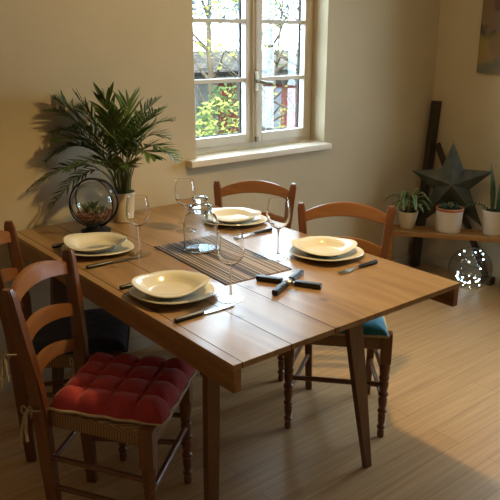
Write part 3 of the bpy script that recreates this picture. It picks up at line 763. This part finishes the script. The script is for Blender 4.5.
# ------------------------------------------------------------------ corner shelf bench with its things
bn = Vector((.795, .606, 0)); bl = Vector((.606, -.795, 0)); BZ = .385
B0 = Vector((3.242, 2.649, 0))   # front left end
ang = math.atan2(bl.y, bl.x)
be = thing('corner_bench', 'low honey-coloured plank bench set across the room corner', 'bench', B0, ang)
link('bench_board', box(BM(), 0, .755, 0, .175, BZ-.028, BZ, .003), M['bench'], be)
for x in (.006, .715):
    link('bench_leg', box(BM(), x, x+.03, .02, .155, 0, BZ-.028, .002), M['bench'], be)
def onb(s, n_): return B0 + bl*s + bn*n_
def pot(t, h, rt, rb, mat, rim=0, rimmat=None):
    bm = BM(); w = .004
    lathe(bm, [(0,.0005),(rb-.003,.0005),(rb,.004),(rt,h-.003),(rt-.001,h),(rt-w,h),(rt-w-.003,h-.014),(0,h-.014)], 36)
    return link('pot', bm, mat, t)
# spider plant
c = onb(.115, .115) ; sp = thing('spider_plant', 'variegated spider plant in a white tapered pot, leftmost on the corner bench', 'plant', (c.x, c.y, BZ))
pot(sp, .112, .064, .044, M['ceramic_w'])
bm = BM(); lathe(bm, [(0,.102),(.02,.104),(.056,.1),(.055,.0985),(0,.0985)], 24); link('soil', bm, M['soil'], sp)
for i in range(28):
    a = 2.4*i + random.uniform(-.2, .2); L = random.uniform(.12, .20); hgt = random.uniform(.06, .26)
    d = Vector((math.cos(a), math.sin(a), 0)); p0 = Vector((0,0,.10)) + d*.008
    p1 = p0 + d*L*.35 + Vector((0,0,hgt)); p2 = p0 + d*L*.85 + Vector((0,0,hgt*.35-.02))
    bm = BM(); prev = None; n = 9
    wpos = Vector((c.x, c.y, BZ))
    for j in range(n+1):
        t = j/n; q = bez(p0, p1, p2, t); sd = Vector((-d.y, d.x, 0)); w = .0185*math.sin(PI*min(1,.15+.85*t))**.7 if j < n else .0004
        cur = []
        for kx, ku in ((-1,.2), (-.6,0), (.6,0), (1,.2)):
            v = q + sd*w*kx + Vector((0,0,w*ku)); v.y = min(v.y, 2.85-wpos.y); cur.append(bm.verts.new(v))
        if prev:
            for k in range(3):
                f = bm.faces.new((prev[k], prev[k+1], cur[k+1], cur[k])); f.material_index = 0 if k == 1 else 1
        prev = cur
    link('leaf', bm, [M['spider_c'], M['spider_e']], sp)
# white pot with terracotta liner
c = onb(.368, .103); p2 = thing('potted_succulent', 'wide white pot with a terracotta rim and low green succulent in front of the star', 'plant', (c.x, c.y, BZ))
pot(p2, .135, .083, .078, M['ceramic_w'])
bm = BM(); lathe(bm, [(.070,.119),(.0795,.1215),(.0815,.1365),(.0855,.137),(.0865,.150),(.084,.153),(.077,.153),(.074,.140),(.07,.124)], 36, closed=True); link('terracotta_liner', bm, M['terra'], p2)
bm = BM(); lathe(bm, [(0,.143),(.03,.142),(.0745,.139),(.072,.128),(0,.128)], 24); link('soil', bm, M['soil'], p2)
bm = BM()
for i in range(22):
    a = i*2.4; r0 = .008+.0025*i; L = .045+.0012*i
    d = Vector((math.cos(a), math.sin(a), 0)); up = .9-.03*i
    sweep(bm, [d*r0*.5+Vector((0,0,.141)), d*(r0*.5+L*.4)+Vector((0,0,.141+L*up*.5)), d*(r0*.5+L*.7)+Vector((0,0,.141+L*up))], [.005,.006,.0008], 6)
link('succulent_leaves', bm, M['snake'], p2)
# snake plant pot at the right
c = onb(.642, .098); p3 = thing('snake_plant', 'upright snake plant in a white pot at the right end of the corner bench', 'plant', (c.x, c.y, BZ))
pot(p3, .155, .079, .062, M['ceramic_w'])
bm = BM(); lathe(bm, [(0,.145),(.03,.146),(.071,.143),(.069,.1415),(0,.1415)], 24); link('soil', bm, M['soil'], p3)
def sleaf(bx, by, H, lean, w, tw):
    bm = BM(); prev = None
    for j in range(13):
        t = j/12; z = .142+H*t; p = Vector((bx, by, 0)) + bl*lean*t*t + Vector((0,0,z)); a = tw+.5*t
        sd = Vector((math.cos(a), math.sin(a), 0)); ww = w*(.55+.45*math.sin(PI*min(1, t*1.1)))*(1-t**5) + .0004
        th = sd.cross(Vector((0,0,1)))*.002
        cur = [bm.verts.new(v) for v in (p-sd*ww, p-th*1.6, p+sd*ww, p+th*.5-th*1.2*0)]
        if prev:
            for k in range(4): bm.faces.new((prev[k], prev[(k+1)%4], cur[(k+1)%4], cur[k]))
        prev = cur
    link('leaf', bm, M['snake'], p3)
sleaf(-.02, .015, .30, -.035, .017, -.8); sleaf(.0, -.01, .24, .0, .018, -.3); sleaf(.02, -.02, .19, .03, .016, -1.2); sleaf(.025, .01, .25, .04, .016, .2); sleaf(-.01, -.03, .14, -.02, .015, .9)
bm = BM(); pts = [Vector((-.03,.02,.146)) + (-bl)*(.17*t) + Vector((0,0,.055*math.sin(PI*t*.9)*(1-t*.3)-.01*t)) for t in [i/10 for i in range(11)]]
sweep(bm, pts, .0022, 5)
for i in range(1, 11):
    for s in (-1, 1):
        q = pts[i]; e = q + Vector((random.uniform(-.01,.01), random.uniform(-.01,.01), s*.014)) - bl*.008
        sweep(bm, [q, q.lerp(e,.5), e], [.001,.0045,.0005], 5)
link('trailing_stem', bm, M['snake'], p3)

# star
sr = thing('decorative_star', 'large dark green five-pointed metal star standing on the corner bench behind the pots', 'decoration', (3.596, 2.456, BZ), ang)
bm = BM(); cz = .265; Ro, Ri = .262, .116
ring_ = []
for k in range(10):
    a = PI/2 + k*PI/5 + R(2); r = Ro if k % 2 == 0 else Ri
    if k in (4, 6): r = .345
    lean = .0
    ring_.append(bm.verts.new((r*math.cos(a), .018, cz + r*math.sin(a))))
cf = bm.verts.new((0, -.032, cz)); cb = bm.verts.new((0, .026, cz))
for k in range(10):
    bm.faces.new((ring_[k], ring_[(k+1)%10], cf)); bm.faces.new((ring_[(k+1)%10], ring_[k], cb))
mn = min(v.co.z for v in bm.verts)
for v in bm.verts: v.co.z -= mn - .0008
link('star_body', bm, M['star'], sr, smooth=False)

# post with brace
po = thing('wooden_post', 'dark weathered wooden post with a slanted brace leaning in the room corner', 'post', (3.745, 2.80, 0))
def beam(bm, a, b, w, d, side):
    a = Vector(a); b = Vector(b); t = (b-a).normalized(); s = Vector(side); s = (s - t*s.dot(t)).normalized(); u = t.cross(s)
    return loft(bm, [[p - s*w/2 - u*d/2, p + s*w/2 - u*d/2, p + s*w/2 + u*d/2, p - s*w/2 + u*d/2] for p in (a, a.lerp(b,.5), b)])
bm = BM(); beam(bm, (0,0,.008), (.096,-.002,1.15), .058, .042, (1,0,0)); link('upright', bm, M['dark'], po)
bm = BM(); beam(bm, (.088,-.04,.87), (.095,-.50,.055), .032, .028, (0,1,0)); br_ = link('brace', bm, M['dark'], po)
bm = BM(); box(bm, .06, .122, -.56, -.49, 0, .05, .006); link('brace_foot', bm, M['dark'], br_)

# glass ball with string lights
gb = thing('glass_ball', 'large clear glass ball vase on the floor under the corner bench, filled with tiny lights', 'vase', (3.655, 2.300, 0))
bm = BM(); g = .138
P = [(g*math.cos(a), g+.001+g*math.sin(a)) for a in [R(-90+i*158/28) for i in range(29)]]; P[0] = (0, .001)
P2 = [((g-.003)*math.cos(a), g+.001+(g-.003)*math.sin(a)) for a in [R(68-i*158/28) for i in range(29)]]; P2[-1] = (0, .004)
lathe(bm, P+P2, 48); link('glass_body', bm, M['globe'], gb)
sl = thing('string_lights', 'cool white fairy lights coiled on thin wire inside the glass ball', 'string lights', (3.655, 2.300, 0))
GC = Vector((0,0,g+.001)); rel = []
seen = [(3.627,2.344,.262),(3.651,2.311,.181),(3.615,2.36,.225),(3.700,2.255,.139),(3.614,2.36,.108),(3.592,2.35,.091),(3.634,2.335,.075),(3.679,2.276,.076),(3.692,2.258,.057),(3.643,2.322,.040),(3.715,2.25,.20),(3.70,2.248,.24),(3.60,2.35,.075),(3.62,2.33,.055),(3.61,2.35,.062),(3.585,2.34,.11)]
for p in seen:
    v = Vector((p[0]-3.655, p[1]-2.30, p[2]));
    if (v-GC).length > g-.016: v = GC + (v-GC).normalized()*(g-.016)
    rel.append(v)
for i in range(9):
    a = random.uniform(0, 2*PI); z = random.uniform(.02, .07); rr = math.sqrt(max(0, g*g-(z-g)**2))*.8*math.sqrt(random.random())
    v = Vector((rr*math.cos(a), rr*math.sin(a), z));
    if (v-GC).length > g-.016: v = GC + (v-GC).normalized()*(g-.016)
    rel.append(v)
rel += [Vector((.01,-.02,.25)), Vector((.03,-.04,.262))]
for i, v in enumerate(rel):
    bm = BM(); bmesh.ops.create_icosphere(bm, subdivisions=2, radius=.0034 if i > 15 else .0046); o = link('bulb', bm, M['bulb'], sl); o.location = v
lead = [Vector(p)-Vector((3.655,2.30,0)) for p in ((3.655,2.30,.20),(3.66,2.295,.272),(3.59,2.17,.31),(3.57,2.15,.36),(3.572,2.16,.392),(3.62,2.19,.389),(3.665,2.205,.389))]
bm = BM(); sweep(bm, lead, .0009, 5); link('lead_wire', bm, M['wire'], sl)
bm = BM(); bmesh.ops.create_icosphere(bm, subdivisions=2, radius=.0055); o = link('bulb', bm, M['bulb'], sl); o.location = lead[-1] + Vector((.006,.003,.0025))
bm = BM(); pts = []
order = sorted(rel, key=lambda v: v.z)
for a, b in zip(order, order[1:]):
    for k in range(4):
        q = a.lerp(b, k/4) + Vector((random.uniform(-1,1), random.uniform(-1,1), random.uniform(-1,1)))*.006
        if (q-GC).length > g-.008: q = GC + (q-GC).normalized()*(g-.008)
        pts.append(q)
sweep(bm, pts, .0008, 4); link('wire', bm, M['wire'], sl)

# painting on the right wall
pt = thing('painting', 'unframed abstract painting in ochre, brown and green hanging on the right wall', 'painting', (3.861, 1.98, 1.342))
link('canvas', box(BM(), -.017, .0185, 0, .541, 0, .60, .002), M['canvas'], pt)

# ------------------------------------------------------------------ garden outside
ga = BM(); box(ga, -6, 24, 3.3, 30, -.62, -.5); gro = struct('garden_ground', ga, M['lawn'])
def leafmesh(bm, c, rx, ry, rz, n, size):
    for i in range(n):
        v = Vector((random.gauss(0,1), random.gauss(0,1), random.gauss(0,1))).normalized()*random.uniform(.45, 1)**.6
        p = Vector(c) + Vector((v.x*rx, v.y*ry, v.z*rz))
        a = Vector((random.gauss(0,1), random.gauss(0,1), random.gauss(0,1))).normalized(); b = a.orthogonal().normalized(); s = size*random.uniform(.6, 1.4)
        vs = [bm.verts.new(q) for q in (p - a*s, p + b*s*.45, p + a*s, p - b*s*.45)]; bm.faces.new(vs)
def tree(name, label, cat, x, y, h, tr, crowns, leafm, n, size, branches=8, z0=-.5):
    t = thing(name, label, cat, (x, y, z0))
    bm = BM()
    top = Vector((random.uniform(-.2,.2), random.uniform(-.2,.2), h))
    tk = [Vector((0,0,0)).lerp(top, i/6)+Vector((random.uniform(-.04,.04), random.uniform(-.04,.04), 0)) for i in range(7)]
    sweep(bm, tk, [tr*(1-.1*i) for i in range(7)], 8)
    for i in range(branches):
        p = tk[min(6, 2+i % 5)]; a = random.uniform(0, 2*PI); L = h*random.uniform(.25, .5)
        sweep(bm, [p, p+Vector((math.cos(a)*L*.4, math.sin(a)*L*.4, L*.2)), p+Vector((math.cos(a)*L*.8, math.sin(a)*L*.8, L*.55))], [tr*.45, tr*.25, tr*.08], 6)
    link('trunk', bm, M['bark'], t)
    bm = BM()
    for (cx, cy, cz_, rx, ry, rz, f) in crowns: leafmesh(bm, (cx, cy, cz_), rx, ry, rz, int(n*f), size)
    link('foliage', bm, leafm, t, False)
    return t
tree('garden_tree', 'tall thin-trunked tree with yellow-green leaves outside the left casement', 'tree', 4.70, 6.0, 3.0, .045, [(-.1,0,2.15,.55,.4,.45,.55), (.1,0,2.75,.9,.7,.45,.8)], M['gl1'], 520, .035, 10)
tree('garden_tree', 'leafy tree with dense bluish crown high behind the left casement', 'tree', 6.1, 8.6, 2.8, .07, [(.15,0,2.75,.75,.6,.5,2.2)], M['gl3'], 900, .035)
tree('garden_tree', 'leafy tree with dense bluish crown high behind the right casement', 'tree', 7.55, 8.9, 2.8, .07, [(-.1,0,2.7,.65,.6,.45,2.2)], M['gl3'], 900, .035)
tree('garden_shrub', 'bright yellow-green shrub low outside the left casement', 'shrub', 4.05, 5.5, .9, .02, [(.05,0,1.05,.38,.3,.5,1)], M['gl1'], 620, .03, 5)
tree('garden_shrub', 'dark green shrub behind the slender trunks outside the left casement', 'shrub', 5.35, 7.0, 1.0, .03, [(0,0,1.0,.6,.4,.55,1.3)], M['gl2'], 800, .04, 5)
tree('garden_shrub', 'sparse sunlit shrub low outside the right casement', 'shrub', 5.35, 6.1, 1.0, .015, [(.05,0,.95,.45,.3,.40,1)], M['gl1'], 260, .028, 9)
tree('garden_tree', 'slender pale bare tree with few leaves between the two casements', 'tree', 4.75, 5.2, 2.6, .028, [(0,0,1.9,.6,.5,.6,.35)], M['gl1'], 420, .028, 14)
tree('garden_tree', 'slender dark tree with thin twigs outside the right casement', 'tree', 5.6, 6.6, 2.6, .025, [(0,0,2.1,.6,.4,.5,.5)], M['gl2'], 420, .028, 14)
sh = thing('garden_shed', 'long pale garden building with a weathered tiled roof across the garden', 'shed', (7.2, 9.6, -.5))
link('shed_wall', box(BM(), -3.2, 3.9, .3, 2.6, 0, 1.47), M['palewall'], sh)
bm = BM(); loft(bm, [[(-3.4,0,1.44), (-3.4,0,1.50), (-3.4,1.3,1.82), (-3.4,1.3,1.76)], [(4.1,0,1.44), (4.1,0,1.50), (4.1,1.3,1.82), (4.1,1.3,1.76)]])
link('shed_roof', bm, M['tiles'], sh, False)
hb = thing('neighbour_house', 'small red rendered outbuilding with a pale door seen low through the right casement', 'outbuilding', (7.05, 8.3, -.5))
link('house_wall', box(BM(), -.35, 1.5, 0, .9, .0, 1.36), M['redwall'], hb)
link('house_door', box(BM(), -.12, .22, -.03, 0, .3, 1.3), M['greywall'], hb)
link('house_roof', box(BM(), -.45, 1.6, -.1, 1.0, 1.36, 1.43), M['tiles'], hb)

# ------------------------------------------------------------------ light
w = bpy.data.worlds.new('World'); sc.world = w; w.use_nodes = True; nt = w.node_tree; nt.nodes.clear()
bg = N(nt, 'ShaderNodeBackground'); bg.inputs[0].default_value = (.68, .85, 1.0, 1); bg.inputs[1].default_value = 18.0
wo = N(nt, 'ShaderNodeOutputWorld'); nt.links.new(bg.outputs[0], wo.inputs[0])
def light(name, typ, loc, energy, color, **kw):
    l = bpy.data.lights.new(name, typ); l.energy = energy; l.color = color
    for k, v in kw.items():
        if hasattr(l, k): setattr(l, k, v)
    o = bpy.data.objects.new(name, l); C.objects.link(o); o.location = loc; return o
sun = light('sun', 'SUN', (0,0,6), 9, (1,.9,.74), angle=R(2)); sun.rotation_euler = (R(48), 0, R(-35))
def portal(loc, rot, sx, sy):
    o = light('window_portal', 'AREA', loc, 1, (1,1,1), shape='RECTANGLE', size=sx, size_y=sy); o.rotation_euler = rot; o.data.cycles.is_portal = True
portal(((WX0+WX1)/2, Y1+.12, (WZ0+WZ1)/2), (R(-90), 0, 0), WX1-WX0, WZ1-WZ0)
portal((X1+.12, (RY0+RY1)/2, (RZ0+RZ1)/2), (0, R(90), 0), RZ1-RZ0, RY1-RY0)
LAMP = (1.76, 1.62, 1.95)
light('ceiling_lamp', 'POINT', LAMP, 20, (1, .70, .28), shadow_soft_size=.035)
sp_ = light('lamp_downlight', 'SPOT', LAMP, 42, (1, .70, .32), shadow_soft_size=.035, spot_size=R(118), spot_blend=.55)
sp_.rotation_euler = (R(4), R(14), 0)

# ------------------------------------------------------------------ camera
cam = bpy.data.cameras.new('camera'); co = bpy.data.objects.new('camera', cam); C.objects.link(co)
cam.sensor_width = 36; cam.lens = 672/500*36; cam.clip_start = .02
co.location = (0, 0, 1.55); co.rotation_euler = (R(90-17.5), 0, R(-38.7))
sc.camera = co
sc.view_settings.view_transform = 'Standard'; sc.view_settings.look = 'None'; sc.view_settings.gamma = 1
sc.view_settings.use_curve_mapping = False; sc.view_settings.exposure = 0.0
sc.cycles.max_bounces = 10; sc.cycles.transmission_bounces = 10; sc.cycles.transparent_max_bounces = 16; sc.cycles.diffuse_bounces = 5
sc.cycles.sample_clamp_indirect = 6; sc.cycles.caustics_reflective = False
